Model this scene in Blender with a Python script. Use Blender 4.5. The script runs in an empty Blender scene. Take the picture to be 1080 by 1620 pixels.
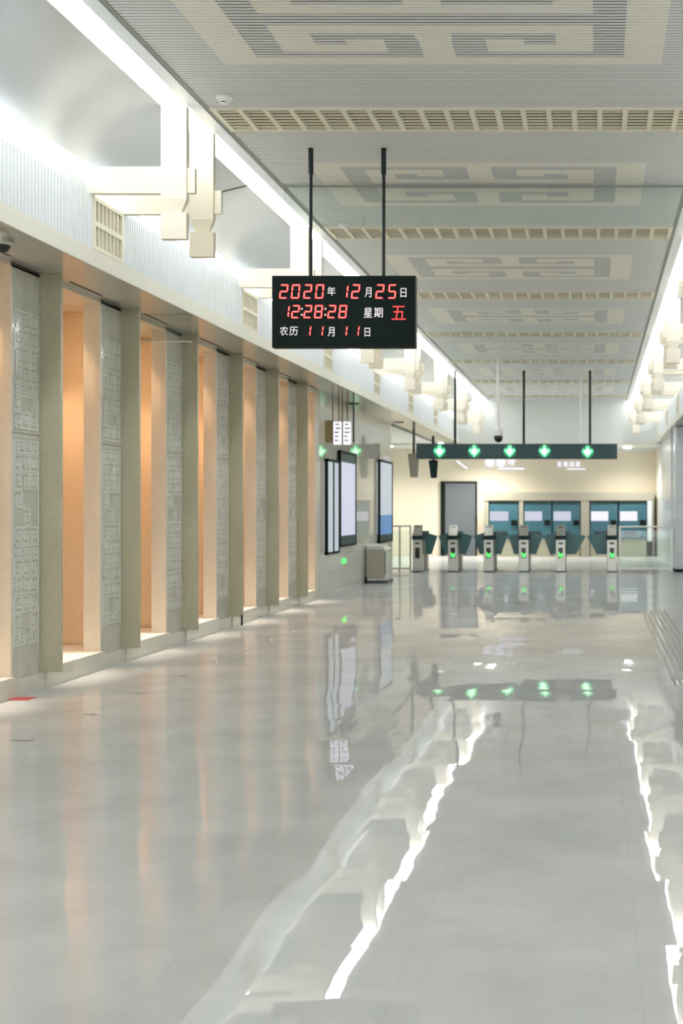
import bpy, math, random
from mathutils import Vector, Matrix

random.seed(7)
scene = bpy.context.scene
C = scene.collection

# ------------------------------------------------------------------ camera, world, exposure
EYE = 1.56          # camera height above the floor
FPX = 2000.0        # focal length in pixels of the 1080x1620 frame
VPX, VPY = 941.0, 805.0

cam_d = bpy.data.cameras.new('camera')
cam = bpy.data.objects.new('camera', cam_d)
C.objects.link(cam)
cam.location = (0, 0, EYE)
cam.rotation_euler = (math.pi / 2, 0, 0)
cam_d.sensor_fit = 'VERTICAL'
cam_d.sensor_height = 36.0
cam_d.lens = 36.0 * FPX / 1620.0
cam_d.shift_x = -(VPX - 540.0) / 1620.0
cam_d.shift_y = -(810.0 - VPY) / 1620.0
cam_d.clip_start = 0.05
cam_d.clip_end = 200
cam_d.dof.use_dof = True
cam_d.dof.focus_distance = 12.0
cam_d.dof.aperture_fstop = 2.0
scene.camera = cam

world = bpy.data.worlds.new('world')
scene.world = world
world.use_nodes = True
bg = world.node_tree.nodes['Background']
bg.inputs['Color'].default_value = (0.93, 0.97, 1.0, 1)
bg.inputs['Strength'].default_value = 2.2

scene.view_settings.view_transform = 'Standard'
scene.view_settings.look = 'None'
scene.view_settings.exposure = 0.72
scene.view_settings.gamma = 1.0
scene.view_settings.use_curve_mapping = False
scene.cycles.max_bounces = 10
scene.cycles.diffuse_bounces = 6
scene.cycles.glossy_bounces = 6
scene.cycles.transmission_bounces = 8
scene.cycles.caustics_reflective = False
scene.cycles.caustics_refractive = False
scene.cycles.sample_clamp_indirect = 6.0
scene.cycles.use_denoising = True

STRIP_POWER = 8.2
LOW_POWER = 3.8
FAR_W = 200.0


def lamp(kind, loc, energy, col, radius=0.1, spot=150, rot=(0, 0, 0)):
    d = bpy.data.lights.new('lamp_light', kind)
    d.energy = energy
    d.color = col
    d.shadow_soft_size = radius
    if kind == 'SPOT':
        d.spot_size = math.radians(spot)
        d.spot_blend = 0.8
    o = bpy.data.objects.new('lamp_light', d)
    C.objects.link(o)
    o.location = loc
    o.rotation_euler = rot
    return o


def PX(px, Y):
    return (px - VPX) * Y / FPX


def PZ(py, Y):
    return EYE + (VPY - py) * Y / FPX


# ------------------------------------------------------------------ helpers
class MB:
    def __init__(self):
        self.v = []
        self.f = []

    def quad(self, a, b, c, d):
        n = len(self.v)
        self.v += [tuple(a), tuple(b), tuple(c), tuple(d)]
        self.f.append((n, n + 1, n + 2, n + 3))
        return self

    def box(self, x0, x1, y0, y1, z0, z1):
        if x1 < x0: x0, x1 = x1, x0
        if y1 < y0: y0, y1 = y1, y0
        if z1 < z0: z0, z1 = z1, z0
        n = len(self.v)
        self.v += [(x0, y0, z0), (x1, y0, z0), (x1, y1, z0), (x0, y1, z0),
                   (x0, y0, z1), (x1, y0, z1), (x1, y1, z1), (x0, y1, z1)]
        for q in ((0, 3, 2, 1), (4, 5, 6, 7), (0, 1, 5, 4), (1, 2, 6, 5), (2, 3, 7, 6), (3, 0, 4, 7)):
            self.f.append(tuple(n + i for i in q))
        return self

    def prism_y(self, pts, y0, y1):
        """pts = outline in (x, z), counter-clockwise seen from -Y; extruded along Y"""
        n = len(self.v)
        k = len(pts)
        self.v += [(p[0], y0, p[1]) for p in pts] + [(p[0], y1, p[1]) for p in pts]
        self.f.append(tuple(range(n, n + k)))
        self.f.append(tuple(range(n + 2 * k - 1, n + k - 1, -1)))
        for i in range(k):
            j = (i + 1) % k
            self.f.append((n + j, n + i, n + k + i, n + k + j))
        return self

    def prism_x(self, pts, x0, x1):
        n = len(self.v)
        k = len(pts)
        self.v += [(x0, p[0], p[1]) for p in pts] + [(x1, p[0], p[1]) for p in pts]
        self.f.append(tuple(range(n + k - 1, n - 1, -1)))
        self.f.append(tuple(range(n + k, n + 2 * k)))
        for i in range(k):
            j = (i + 1) % k
            self.f.append((n + i, n + j, n + k + j, n + k + i))
        return self

    def frustum(self, b0, b1):
        """b = (x0,x1,y0,y1,z): bottom and top rectangles"""
        n = len(self.v)
        for b in (b0, b1):
            self.v += [(b[0], b[2], b[4]), (b[1], b[2], b[4]), (b[1], b[3], b[4]), (b[0], b[3], b[4])]
        for q in ((0, 3, 2, 1), (4, 5, 6, 7), (0, 1, 5, 4), (1, 2, 6, 5), (2, 3, 7, 6), (3, 0, 4, 7)):
            self.f.append(tuple(n + i for i in q))
        return self

    def lathe(self, cx, cy, prof, seg=24):
        """prof: list of (r, z) from top to bottom"""
        n = len(self.v)
        for r, z in prof:
            for i in range(seg):
                a = 2 * math.pi * i / seg
                self.v.append((cx + r * math.cos(a), cy + r * math.sin(a), z))
        for k in range(len(prof) - 1):
            for i in range(seg):
                j = (i + 1) % seg
                self.f.append((n + k * seg + i, n + k * seg + j, n + (k + 1) * seg + j, n + (k + 1) * seg + i))
        self.f.append(tuple(n + i for i in range(seg - 1, -1, -1)))
        m = n + (len(prof) - 1) * seg
        self.f.append(tuple(m + i for i in range(seg)))
        return self

    def mirrored(self, axis_x):
        m = MB()
        m.v = [(2 * axis_x - a, b, c) for a, b, c in self.v]
        m.f = [tuple(reversed(f)) for f in self.f]
        return m

    def shifted(self, dx=0, dy=0, dz=0):
        m = MB()
        m.v = [(a + dx, b + dy, c + dz) for a, b, c in self.v]
        m.f = list(self.f)
        return m


def link_obj(name, mesh, parent=None):
    o = bpy.data.objects.new(name, mesh)
    C.objects.link(o)
    if parent is not None:
        o.parent = parent
    return o


def build(name, mb, mat, parent=None, bevel=0.0, smooth=False):
    me = bpy.data.meshes.new(name)
    me.from_pydata(mb.v, [], mb.f)
    me.materials.append(mat)
    me.update()
    if smooth:
        for p in me.polygons: p.use_smooth = True
    o = link_obj(name, me, parent)
    if bevel:
        b = o.modifiers.new('bevel', 'BEVEL')
        b.width = bevel
        b.segments = 2
        b.limit_method = 'ANGLE'
    return o


def empty(name, loc=(0, 0, 0)):
    o = bpy.data.objects.new(name, None)
    o.empty_display_size = 0.1
    C.objects.link(o)
    o.location = loc
    return o


def tag(o, label=None, cat=None, group=None, kind=None):
    if label: o['label'] = label
    if cat: o['category'] = cat
    if group: o['group'] = group
    if kind: o['kind'] = kind
    return o


def struct(name, mb, mat, bevel=0.0, label=None, smooth=False):
    o = build(name, mb, mat, None, bevel, smooth)
    o['kind'] = 'structure'
    if label: o['label'] = label
    return o


def copy_tree(o, parent=None):
    c = o.copy()
    C.objects.link(c)
    if parent is not None: c.parent = parent
    for ch in list(o.children):
        copy_tree(ch, c)
    return c


AX = -1.165   # the hall's centre line


# ------------------------------------------------------------------ materials
def srgb(r, g, b):
    f = lambda c: (c / 255 / 12.92) if c / 255 <= 0.04045 else ((c / 255 + 0.055) / 1.055) ** 2.4
    return (f(r), f(g), f(b), 1)


def base_mat(name):
    m = bpy.data.materials.new(name)
    m.use_nodes = True
    nt = m.node_tree
    return m, nt, nt.nodes['Principled BSDF']


def mat(name, col, rough=0.5, metal=0.0, var=0.04, scale=3.0, coat=0.0, bump=0.0, ior=1.5, trans=0.0, spec=0.5):
    m, nt, p = base_mat(name)
    p.inputs['Specular IOR Level'].default_value = spec
    p.inputs['Roughness'].default_value = rough
    p.inputs['Metallic'].default_value = metal
    p.inputs['IOR'].default_value = ior
    p.inputs['Coat Weight'].default_value = coat
    p.inputs['Coat Roughness'].default_value = 0.03
    p.inputs['Transmission Weight'].default_value = trans
    geo = nt.nodes.new('ShaderNodeNewGeometry')
    nz = nt.nodes.new('ShaderNodeTexNoise')
    nz.inputs['Scale'].default_value = scale
    nz.inputs['Detail'].default_value = 5
    nt.links.new(geo.outputs['Position'], nz.inputs['Vector'])
    rp = nt.nodes.new('ShaderNodeMix')
    rp.data_type = 'RGBA'
    lo = tuple(max(0, c * (1 - var * 1.6)) for c in col[:3]) + (1,)
    hi = tuple(min(1, c * (1 + var)) for c in col[:3]) + (1,)
    rp.inputs['A'].default_value = lo
    rp.inputs['B'].default_value = hi
    nt.links.new(nz.outputs['Fac'], rp.inputs['Factor'])
    nt.links.new(rp.outputs['Result'], p.inputs['Base Color'])
    if bump:
        bn = nt.nodes.new('ShaderNodeBump')
        bn.inputs['Strength'].default_value = 1.0
        bn.inputs['Distance'].default_value = bump
        nt.links.new(nz.outputs['Fac'], bn.inputs['Height'])
        nt.links.new(bn.outputs['Normal'], p.inputs['Normal'])
    return m


def emit(name, col, strength, base=(0.02, 0.02, 0.02, 1)):
    m, nt, p = base_mat(name)
    p.inputs['Base Color'].default_value = base
    p.inputs['Roughness'].default_value = 0.4
    p.inputs['Emission Color'].default_value = col
    p.inputs['Emission Strength'].default_value = strength
    return m


def stone_mat(name, a, b, rough=0.12, scale=(1.2, 1.2, 0.5), vein=6.0):
    """polished limestone: soft clouds with fine streaks along the height"""
    m, nt, p = base_mat(name)
    p.inputs['Roughness'].default_value = rough
    geo = nt.nodes.new('ShaderNodeNewGeometry')
    mp = nt.nodes.new('ShaderNodeMapping')
    mp.inputs['Scale'].default_value = scale
    nt.links.new(geo.outputs['Position'], mp.inputs['Vector'])
    n1 = nt.nodes.new('ShaderNodeTexNoise')
    n1.inputs['Scale'].default_value = 2.0
    n1.inputs['Detail'].default_value = 8
    n1.inputs['Distortion'].default_value = 0.6
    n2 = nt.nodes.new('ShaderNodeTexNoise')
    n2.inputs['Scale'].default_value = vein * 6
    n2.inputs['Detail'].default_value = 3
    nt.links.new(mp.outputs['Vector'], n1.inputs['Vector'])
    nt.links.new(mp.outputs['Vector'], n2.inputs['Vector'])
    ma = nt.nodes.new('ShaderNodeMath')
    ma.operation = 'MULTIPLY_ADD'
    ma.inputs[1].default_value = 0.35
    nt.links.new(n2.outputs['Fac'], ma.inputs[0])
    mb_ = nt.nodes.new('ShaderNodeMath')
    mb_.operation = 'MULTIPLY'
    mb_.inputs[1].default_value = 0.65
    nt.links.new(n1.outputs['Fac'], mb_.inputs[0])
    nt.links.new(mb_.outputs[0], ma.inputs[2])
    cr = nt.nodes.new('ShaderNodeValToRGB')
    cr.color_ramp.elements[0].position = 0.35
    cr.color_ramp.elements[0].color = a
    cr.color_ramp.elements[1].position = 0.65
    cr.color_ramp.elements[1].color = b
    nt.links.new(ma.outputs[0], cr.inputs['Fac'])
    nt.links.new(cr.outputs['Color'], p.inputs['Base Color'])
    return m


def floor_mat():
    """polished stone slabs: every slab is laid a hair out of level, so reflections break at its joints"""
    m, nt, p = base_mat('polished_floor')
    N, L = nt.nodes, nt.links
    p.inputs['IOR'].default_value = 1.65
    geo = N.new('ShaderNodeNewGeometry')
    sc = N.new('ShaderNodeVectorMath'); sc.operation = 'DIVIDE'
    sc.inputs[1].default_value = (0.8, 0.8, 1.0)
    off = N.new('ShaderNodeVectorMath'); off.operation = 'ADD'
    off.inputs[1].default_value = (3.85, -8.51, 0.0)
    L.new(geo.outputs['Position'], off.inputs[0])
    L.new(off.outputs[0], sc.inputs[0])
    fl = N.new('ShaderNodeVectorMath'); fl.operation = 'FLOOR'
    L.new(sc.outputs[0], fl.inputs[0])
    wn = N.new('ShaderNodeTexWhiteNoise'); wn.noise_dimensions = '2D'
    L.new(fl.outputs[0], wn.inputs['Vector'])
    # tilt per slab
    t0 = N.new('ShaderNodeVectorMath'); t0.operation = 'SUBTRACT'
    t0.inputs[1].default_value = (0.5, 0.5, 0.5)
    L.new(wn.outputs['Color'], t0.inputs[0])
    t1 = N.new('ShaderNodeVectorMath'); t1.operation = 'MULTIPLY'
    t1.inputs[1].default_value = (0.021, 0.008, 0.0)
    L.new(t0.outputs[0], t1.inputs[0])
    # slow waviness
    nz = N.new('ShaderNodeTexNoise')
    nz.inputs['Scale'].default_value = 2.3
    nz.inputs['Detail'].default_value = 2.0
    L.new(geo.outputs['Position'], nz.inputs['Vector'])
    w0 = N.new('ShaderNodeVectorMath'); w0.operation = 'SUBTRACT'
    w0.inputs[1].default_value = (0.5, 0.5, 0.5)
    L.new(nz.outputs['Color'], w0.inputs[0])
    w1 = N.new('ShaderNodeVectorMath'); w1.operation = 'MULTIPLY'
    w1.inputs[1].default_value = (0.022, 0.012, 0.0)
    L.new(w0.outputs[0], w1.inputs[0])
    a0 = N.new('ShaderNodeVectorMath'); a0.operation = 'ADD'
    L.new(t1.outputs[0], a0.inputs[0]); L.new(w1.outputs[0], a0.inputs[1])
    a1 = N.new('ShaderNodeVectorMath'); a1.operation = 'ADD'
    L.new(a0.outputs[0], a1.inputs[0])
    L.new(geo.outputs['Normal'], a1.inputs[1])
    nn = N.new('ShaderNodeVectorMath'); nn.operation = 'NORMALIZE'
    L.new(a1.outputs[0], nn.inputs[0])
    L.new(nn.outputs[0], p.inputs['Normal'])
    # colour: pale grey with fine grain, hairline joints
    n1 = N.new('ShaderNodeTexNoise'); n1.inputs['Scale'].default_value = 1.4; n1.inputs['Detail'].default_value = 9
    n1.inputs['Roughness'].default_value = 0.65
    L.new(geo.outputs['Position'], n1.inputs['Vector'])
    cr = N.new('ShaderNodeValToRGB')
    cr.color_ramp.elements[0].position = 0.3; cr.color_ramp.elements[0].color = FLOOR_A
    cr.color_ramp.elements[1].position = 0.7; cr.color_ramp.elements[1].color = FLOOR_B
    L.new(n1.outputs['Fac'], cr.inputs['Fac'])
    fr = N.new('ShaderNodeVectorMath'); fr.operation = 'FRACTION'
    L.new(sc.outputs[0], fr.inputs[0])
    sep = N.new('ShaderNodeSeparateXYZ'); L.new(fr.outputs[0], sep.inputs[0])
    def joint(sock):
        g = N.new('ShaderNodeMath'); g.operation = 'LESS_THAN'; g.inputs[1].default_value = 0.003
        L.new(sock, g.inputs[0]); return g
    jx, jy = joint(sep.outputs['X']), joint(sep.outputs['Y'])
    jm = N.new('ShaderNodeMath'); jm.operation = 'MAXIMUM'
    L.new(jx.outputs[0], jm.inputs[0]); L.new(jy.outputs[0], jm.inputs[1])
    js = N.new('ShaderNodeMath'); js.operation = 'MULTIPLY'; js.inputs[1].default_value = 0.35
    L.new(jm.outputs[0], js.inputs[0])
    mx = N.new('ShaderNodeMix'); mx.data_type = 'RGBA'
    mx.inputs['B'].default_value = srgb(150, 150, 145)
    L.new(cr.outputs['Color'], mx.inputs['A']); L.new(js.outputs[0], mx.inputs['Factor'])
    L.new(mx.outputs['Result'], p.inputs['Base Color'])
    rr = N.new('ShaderNodeMath'); rr.operation = 'MULTIPLY_ADD'
    rr.inputs[1].default_value = 0.012; rr.inputs[2].default_value = 0.0
    L.new(n1.outputs['Fac'], rr.inputs[0])
    p.inputs['Specular IOR Level'].default_value = 0.0
    p.inputs['Roughness'].default_value = 0.9
    gl = N.new('ShaderNodeBsdfGlossy')
    L.new(rr.outputs[0], gl.inputs['Roughness'])
    L.new(nn.outputs[0], gl.inputs['Normal'])
    fz = N.new('ShaderNodeFresnel'); fz.inputs['IOR'].default_value = 1.7
    fm = N.new('ShaderNodeMath'); fm.operation = 'MULTIPLY'; fm.inputs[1].default_value = 0.95
    L.new(fz.outputs[0], fm.inputs[0])
    cap = N.new('ShaderNodeMath'); cap.operation = 'MINIMUM'; cap.inputs[1].default_value = 0.38
    L.new(fm.outputs[0], cap.inputs[0])
    ms = N.new('ShaderNodeMixShader')
    L.new(cap.outputs[0], ms.inputs[0])
    L.new(p.outputs[0], ms.inputs[1]); L.new(gl.outputs[0], ms.inputs[2])
    L.new(ms.outputs[0], N['Material Output'].inputs['Surface'])
    return m


FLOOR_A = srgb(188, 190, 187)
FLOOR_B = srgb(208, 209, 206)
M = {}
M['floor'] = floor_mat()
M['slat'] = mat('ceiling_slat_grey', srgb(222, 225, 222), 0.45, var=0.03)
M['slat_warm'] = mat('ceiling_slat_cream', srgb(238, 235, 224), 0.45, var=0.03)
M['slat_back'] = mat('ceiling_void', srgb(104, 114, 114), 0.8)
M['edge'] = mat('painted_edge', srgb(222, 225, 226), 0.4)
M['edge_dark'] = mat('edge_dark_grey', srgb(150, 152, 146), 0.6)
M['rib'] = mat('ribbed_white_metal', srgb(228, 233, 235), 0.35)
M['fascia'] = mat('cream_fascia', srgb(228, 227, 212), 0.3)
M['soffit'] = mat('satin_soffit', srgb(196, 194, 186), 0.13, metal=0.15)
M['reflector'] = mat('satin_reflector', srgb(204, 207, 208), 0.25, metal=0.5, var=0.05, scale=1.2, bump=0.004)
M['cream'] = mat('cream_lacquer', srgb(236, 229, 209), 0.4, var=0.015)
M['vent'] = mat('vent_frame_cream', srgb(232, 228, 206), 0.4)
M['vent_back'] = mat('vent_backing', srgb(138, 132, 104), 0.7)
M['fin'] = stone_mat('limestone_fin', srgb(176, 172, 146), srgb(190, 186, 162), 0.22)
M['jamb'] = stone_mat('limestone_jamb', srgb(218, 208, 190), srgb(230, 221, 205), 0.25)
M['panel'] = stone_mat('polished_panel', srgb(186, 187, 174), srgb(208, 208, 197), 0.08)
M['relief'] = mat('relief_white', srgb(222, 224, 216), 0.10)
M['plinth'] = stone_mat('plinth_stone', srgb(200, 198, 184), srgb(214, 212, 200), 0.15)
M['niche'] = stone_mat('niche_stone', srgb(232, 208, 176), srgb(240, 220, 190), 0.4)
M['sill'] = stone_mat('pale_sill', srgb(238, 234, 226), srgb(246, 243, 236), 0.3)
M['dark_gap'] = mat('dark_gap', srgb(60, 62, 52), 0.8)
M['white_wall'] = mat('white_wall', srgb(226, 229, 227), 0.5)
M['beige'] = mat('beige_wall', srgb(228, 219, 199), 0.4, scale=0.8)
M['cream_pier'] = mat('cream_pier', srgb(232, 226, 205), 0.4)
M['cool_white'] = mat('cool_white_panel', srgb(224, 229, 233), 0.25)
M['glasswall'] = mat('back_painted_glass', srgb(228, 224, 208), 0.02, coat=0.0, ior=1.55)
M['dado'] = mat('pale_dado', srgb(216, 216, 206), 0.12)
M['black'] = mat('black_metal', srgb(18, 26, 24), 0.5, spec=0.15)
M['sign_dark'] = mat('sign_dark_green', srgb(14, 30, 26), 0.5, spec=0.1)
M['gate_sign'] = mat('gate_sign_slate', srgb(72, 90, 94), 0.5, spec=0.2)
M['pole'] = mat('pole_dark', srgb(22, 36, 34), 0.45, spec=0.3)
M['steel'] = mat('brushed_steel', srgb(190, 190, 180), 0.3, metal=0.7)
M['steel_dark'] = mat('dark_steel', srgb(60, 68, 66), 0.3, metal=0.4)
M['teal'] = mat('teal_flap', srgb(66, 116, 116), 0.3)
M['teal_dark'] = mat('teal_housing', srgb(30, 50, 52), 0.4, spec=0.2)
M['machine'] = mat('ticket_machine_teal', srgb(60, 106, 120), 0.35)
M['machine_low'] = mat('ticket_machine_base', srgb(168, 166, 146), 0.4)
M['frame_grey'] = mat('alcove_frame', srgb(168, 164, 148), 0.35)
M['door_grey'] = mat('grey_door', srgb(104, 110, 116), 0.35)
M['bronze'] = mat('bronze_rod', srgb(140, 124, 84), 0.3, metal=0.5)
M['plastic_white'] = mat('white_plastic', srgb(236, 236, 230), 0.35)
M['plastic_dark'] = mat('dark_plastic', srgb(26, 30, 30), 0.15)
M['tactile'] = mat('tactile_grey', srgb(150, 151, 146), 0.3, metal=0.3)
M['dot'] = mat('dot_metal', srgb(210, 212, 206), 0.12, metal=0.9)
M['dash'] = mat('dot_dash', srgb(104, 104, 96), 0.3)
M['red_tape'] = mat('red_tape', srgb(196, 60, 60), 0.4)
M['strip'] = emit('light_strip', (0.95, 0.97, 1.0, 1), STRIP_POWER, (0.9, 0.9, 0.9, 1))
M['strip_low'] = emit('light_strip_low', (0.95, 0.97, 1.0, 1), LOW_POWER, (0.9, 0.9, 0.9, 1))
M['down'] = emit('downlight_lens', (1, 0.97, 0.9, 1), 25.0)
M['warm_lens'] = emit('warm_lens', (1, 0.72, 0.45, 1), 30.0)
M['led_red'] = emit('led_red', (1.0, 0.03, 0.03, 1), 1.5)
M['led_core'] = emit('led_core', (1.0, 0.5, 0.45, 1), 0.75)
M['led_white'] = emit('legend_white', (1.0, 0.94, 0.92, 1), 0.5)
M['led_off'] = mat('led_unlit', srgb(40, 38, 36), 0.6, spec=0.1)
M['green'] = emit('arrow_green', (0.12, 1.0, 0.34, 1), 1.0)
M['green_core'] = emit('arrow_core', (0.62, 1.0, 0.72, 1), 1.5)
M['green_glow'] = emit('arrow_glow', (0.02, 0.32, 0.14, 1), 0.5)
M['gate_green'] = emit('gate_arrow', (0.06, 0.9, 0.1, 1), 1.4)
M['screen_lav'] = emit('screen_lavender', (0.70, 0.72, 0.88, 1), 0.5)
M['screen_white'] = emit('screen_white', (0.9, 0.88, 1.0, 1), 0.62)
M['screen_pale'] = emit('screen_pale', (0.66, 0.75, 0.82, 1), 0.42)
M['screen_blue'] = emit('screen_blue', (0.13, 0.33, 0.66, 1), 0.4)
M['sign_lit'] = emit('sign_lit', (0.86, 0.86, 1.0, 1), 0.7)
M['teal_trim'] = mat('teal_trim', srgb(40, 70, 68), 0.4)


def glass(name, tint, rough=0.0):
    m, nt, p = base_mat(name)
    nt.nodes.remove(p)
    out = nt.nodes['Material Output']
    tr = nt.nodes.new('ShaderNodeBsdfTransparent')
    tr.inputs['Color'].default_value = tint
    gl = nt.nodes.new('ShaderNodeBsdfGlossy')
    gl.inputs['Roughness'].default_value = 0.01
    gl.inputs['Color'].default_value = (1, 1, 1, 1)
    fr = nt.nodes.new('ShaderNodeFresnel')
    fr.inputs['IOR'].default_value = 1.5
    mx = nt.nodes.new('ShaderNodeMixShader')
    nt.links.new(fr.outputs[0], mx.inputs[0])
    nt.links.new(tr.outputs[0], mx.inputs[1])
    nt.links.new(gl.outputs[0], mx.inputs[2])
    nt.links.new(mx.outputs[0], out.inputs['Surface'])
    return m


M['glass'] = glass('clear_glass', (0.93, 0.965, 0.955, 1))
M['glass_green'] = glass('green_glass', (0.9, 0.955, 0.93, 1))

# ------------------------------------------------------------------ dimensions
ZC = EYE + 3.40                 # slatted ceiling
CEIL_L, CEIL_R = -3.272, 2 * AX + 3.272
Y0, Y_HEAD, Y_FAR = -6.0, 39.3, 42.0
BAY = 4.52
GR0 = 10.72                     # near edge of first ceiling grille in view
GRW = 0.65
Z_SOF = EYE + 2.052
Z_FT = EYE + 2.196
Z_RT = EYE + 2.650
X_F = -4.24                     # fascia / ribbed face
X_LW = -4.83                    # ornate panel plane
ORD = ['nearest', 'second', 'third', 'fourth', 'fifth', 'sixth', 'seventh', 'eighth', 'ninth']

# ------------------------------------------------------------------ floor
fl = MB().box(-9.2, 3.2, Y0, Y_FAR + 0.2, -0.2, 0)
struct('floor', fl, M['floor'])

# ------------------------------------------------------------------ slatted ceiling, one bay at a time
PITCH = 0.0522


def region(u, v):
    """u distance from the centre line, v distance from the bay's middle -> p plain, d open dark slots, w cream"""
    u, v = abs(u), abs(v)
    if u > 1.67 or v > 0.865: return 'p'
    if 1.15 < u < 1.38 and v < 0.74: return 'd'
    if 0.13 < u < 1.38 and 0.61 < v < 0.74: return 'd'
    if u < 1.38 and v < 0.10: return 'd'
    if 0.13 < u < 0.88 and 0.24 < v < 0.37: return 'd'
    if 0.645 < u < 0.88 and 0.24 < v < 0.49: return 'd'
    if 0.12 < u < 0.37 and 0.36 < v < 0.74: return 'd'
    return 'w'


UCUTS = sorted({s * c for c in (0.12, 0.13, 0.37, 0.645, 0.88, 1.15, 1.38, 1.67) for s in (1, -1)} | {CEIL_L - AX, CEIL_R - AX})


def ceiling_bay(y_a, y_b, yc):
    pl, wm, dk = MB(), MB(), MB()
    n = int(round((y_b - y_a) / PITCH))
    st = (y_b - y_a) / n
    for i in range(n):
        ym = y_a + (i + 0.5) * st
        runs = []
        for a, b in zip(UCUTS[:-1], UCUTS[1:]):
            k = region((a + b) / 2, ym - yc)
            if runs and runs[-1][2] == k: runs[-1][1] = b
            else: runs.append([a, b, k])
        for a, b, k in runs:
            w = {'p': 0.0405, 'w': 0.0455, 'd': 0.0335}[k]
            t = {'p': pl, 'w': wm, 'd': dk}[k]
            t.box(AX + a, AX + b, ym - w / 2, ym + w / 2, ZC, ZC + 0.0015)
    return pl, wm, dk


first = None
k = -3
while True:
    ya = GR0 + (k - 1) * BAY + GRW
    yb = GR0 + k * BAY
    if ya > Y_HEAD: break
    if yb > Y_HEAD: yb = Y_HEAD
    if first is None or yb - ya < BAY - GRW - 0.01:
        pl, wm, dk = ceiling_bay(ya, yb, ya + (BAY - GRW) / 2)
        tri = [struct('ceiling', pl, M['slat']), struct('ceiling', wm, M['slat_warm']), struct('ceiling', dk, M['slat'])]
        if first is None:
            first = [o.data for o in tri]
            y_first = ya
    else:
        for me in first:
            o = link_obj('ceiling', me)
            o.location = (0, ya - y_first, 0)
            o['kind'] = 'structure'
    k += 1
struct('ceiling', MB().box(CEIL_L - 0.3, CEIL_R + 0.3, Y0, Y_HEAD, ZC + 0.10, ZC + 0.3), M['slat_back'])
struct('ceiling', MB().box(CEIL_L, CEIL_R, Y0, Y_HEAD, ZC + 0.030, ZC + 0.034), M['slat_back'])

# ceiling return-air grilles
NB = 7
cell = (CEIL_R - CEIL_L - 0.05) / 19


def make_grille(y):
    root = empty('ceiling_grille', (AX, y, ZC))
    fr = MB()
    w2 = (CEIL_R - CEIL_L) / 2
    fr.box(-w2, w2, 0, 0.035, -0.012, 0.027)
    fr.box(-w2, w2, GRW - 0.035, GRW, -0.012, 0.027)
    for i in range(20):
        x = -w2 + 0.025 + cell * i
        fr.box(x - 0.022, x + 0.022, 0.035, GRW - 0.035, -0.010, 0.027)
    build('frame', fr, M['vent'], root)
    sl = MB()
    for j in range(1, 7):
        yy = 0.035 + (GRW - 0.07) * j / 7
        sl.box(-w2 + 0.03, w2 - 0.03, yy - 0.012, yy + 0.012, -0.002, 0.004)
    build('slats', sl, M['vent'], root)
    build('backing', MB().box(-w2, w2, 0, GRW, 0.0275, 0.0290), M['vent_back'], root)
    return root


gr_proto = make_grille(GR0)
for i in range(NB):
    g = gr_proto if i == 0 else copy_tree(gr_proto)
    g.location = (AX, GR0 + BAY * i, ZC)
    tag(g, 'long cream ceiling air grille spanning the slatted ceiling, %s row from the camera' % ORD[i], 'air grille',
        'ceiling air grilles')
for kk in (-1, -2):   # plain closures behind the camera
    struct('ceiling', MB().box(CEIL_L, CEIL_R, GR0 + BAY * kk, GR0 + BAY * kk + GRW, ZC, ZC + 0.02), M['vent'])

# ------------------------------------------------------------------ coves: edge band, reflector, parapet, fascia, soffit (left built, right mirrored)
def both(name, mb, m, sides='lr'):
    if 'l' in sides: struct(name, mb, m)
    if 'r' in sides: struct(name, mb.mirrored(AX), m)


edge = MB()
edge.prism_y([(-3.435, ZC + 0.0), (-3.31, ZC - 0.012), (-3.31, ZC + 0.03), (-3.435, ZC + 0.03)], Y0, Y_HEAD)
both('trim_1', edge, M['edge'])
lip = MB().box(-3.309, -3.272, Y0, Y_HEAD, ZC - 0.006, ZC + 0.03)  # solid lip; the shade along the ceiling edge is put into its grey
both('trim_2', lip, M['edge_dark'])

# reflector: shallow concave sheet between lower and upper strips, in bay-long sheets with a gasket
prof = []
p0, p1 = Vector((-4.46, EYE + 3.03)), Vector((-3.66, ZC + 0.0))
for i in range(33):
    t = i / 32
    q = p0.lerp(p1, t)
    q += Vector((-0.63, 0.63)).normalized() * (0.07 * math.sin(math.pi * t))
    prof.append(q)


def sheet(ya, yb):
    s = MB()
    top = [(q.x, q.y) for q in prof]
    back = [(q.x - 0.012, q.y + 0.014) for q in reversed(prof)]
    s.prism_y(top + back, ya, yb)
    return s


joints = [GR0 + 0.33 + BAY * i for i in range(-4, 8)]
seams = sorted([Y0, Y_HEAD] + [13.3 + BAY * i for i in (0,)])
for a, b in zip(seams[:-1], seams[1:]):
    if b - a < 0.2: continue
    s = sheet(a + 0.012, b - 0.012)
    both('wall_cove', s, M['reflector'])
gk = MB().prism_y([(q.x + 0.004, q.y - 0.004) for q in prof] + [(q.x - 0.012, q.y + 0.014) for q in reversed(prof)], 13.288, 13.312)
both('trim_12', gk, M['pole'])

cove = MB()   # housing behind strips and reflector, closes the cove
cove.box(-4.90, -4.76, Y0, Y_HEAD, Z_RT - 0.03, ZC + 0.4)
cove.box(-4.90, -3.3, Y0, Y_HEAD, ZC + 0.3, ZC + 0.4)
both('wall_cove', cove, M['white_wall'])
par = MB()
par.box(-4.76, X_F - 0.02, Y0, Y_HEAD, Z_RT - 0.03, Z_RT)
for ya_, yb_ in [(Y0, 10.60)] + [(10.64 + BAY * i + 0.87, min(10.60 + BAY * (i + 1), Y_HEAD)) for i in range(7)]:
    par.box(-4.30, X_F - 0.022, ya_, yb_, Z_RT, Z_RT + 0.088)
both('trim_3', par, M['edge'])

# ribbed parapet panels, broken by vents
VW0, VW1 = 10.68, 11.36


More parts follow.
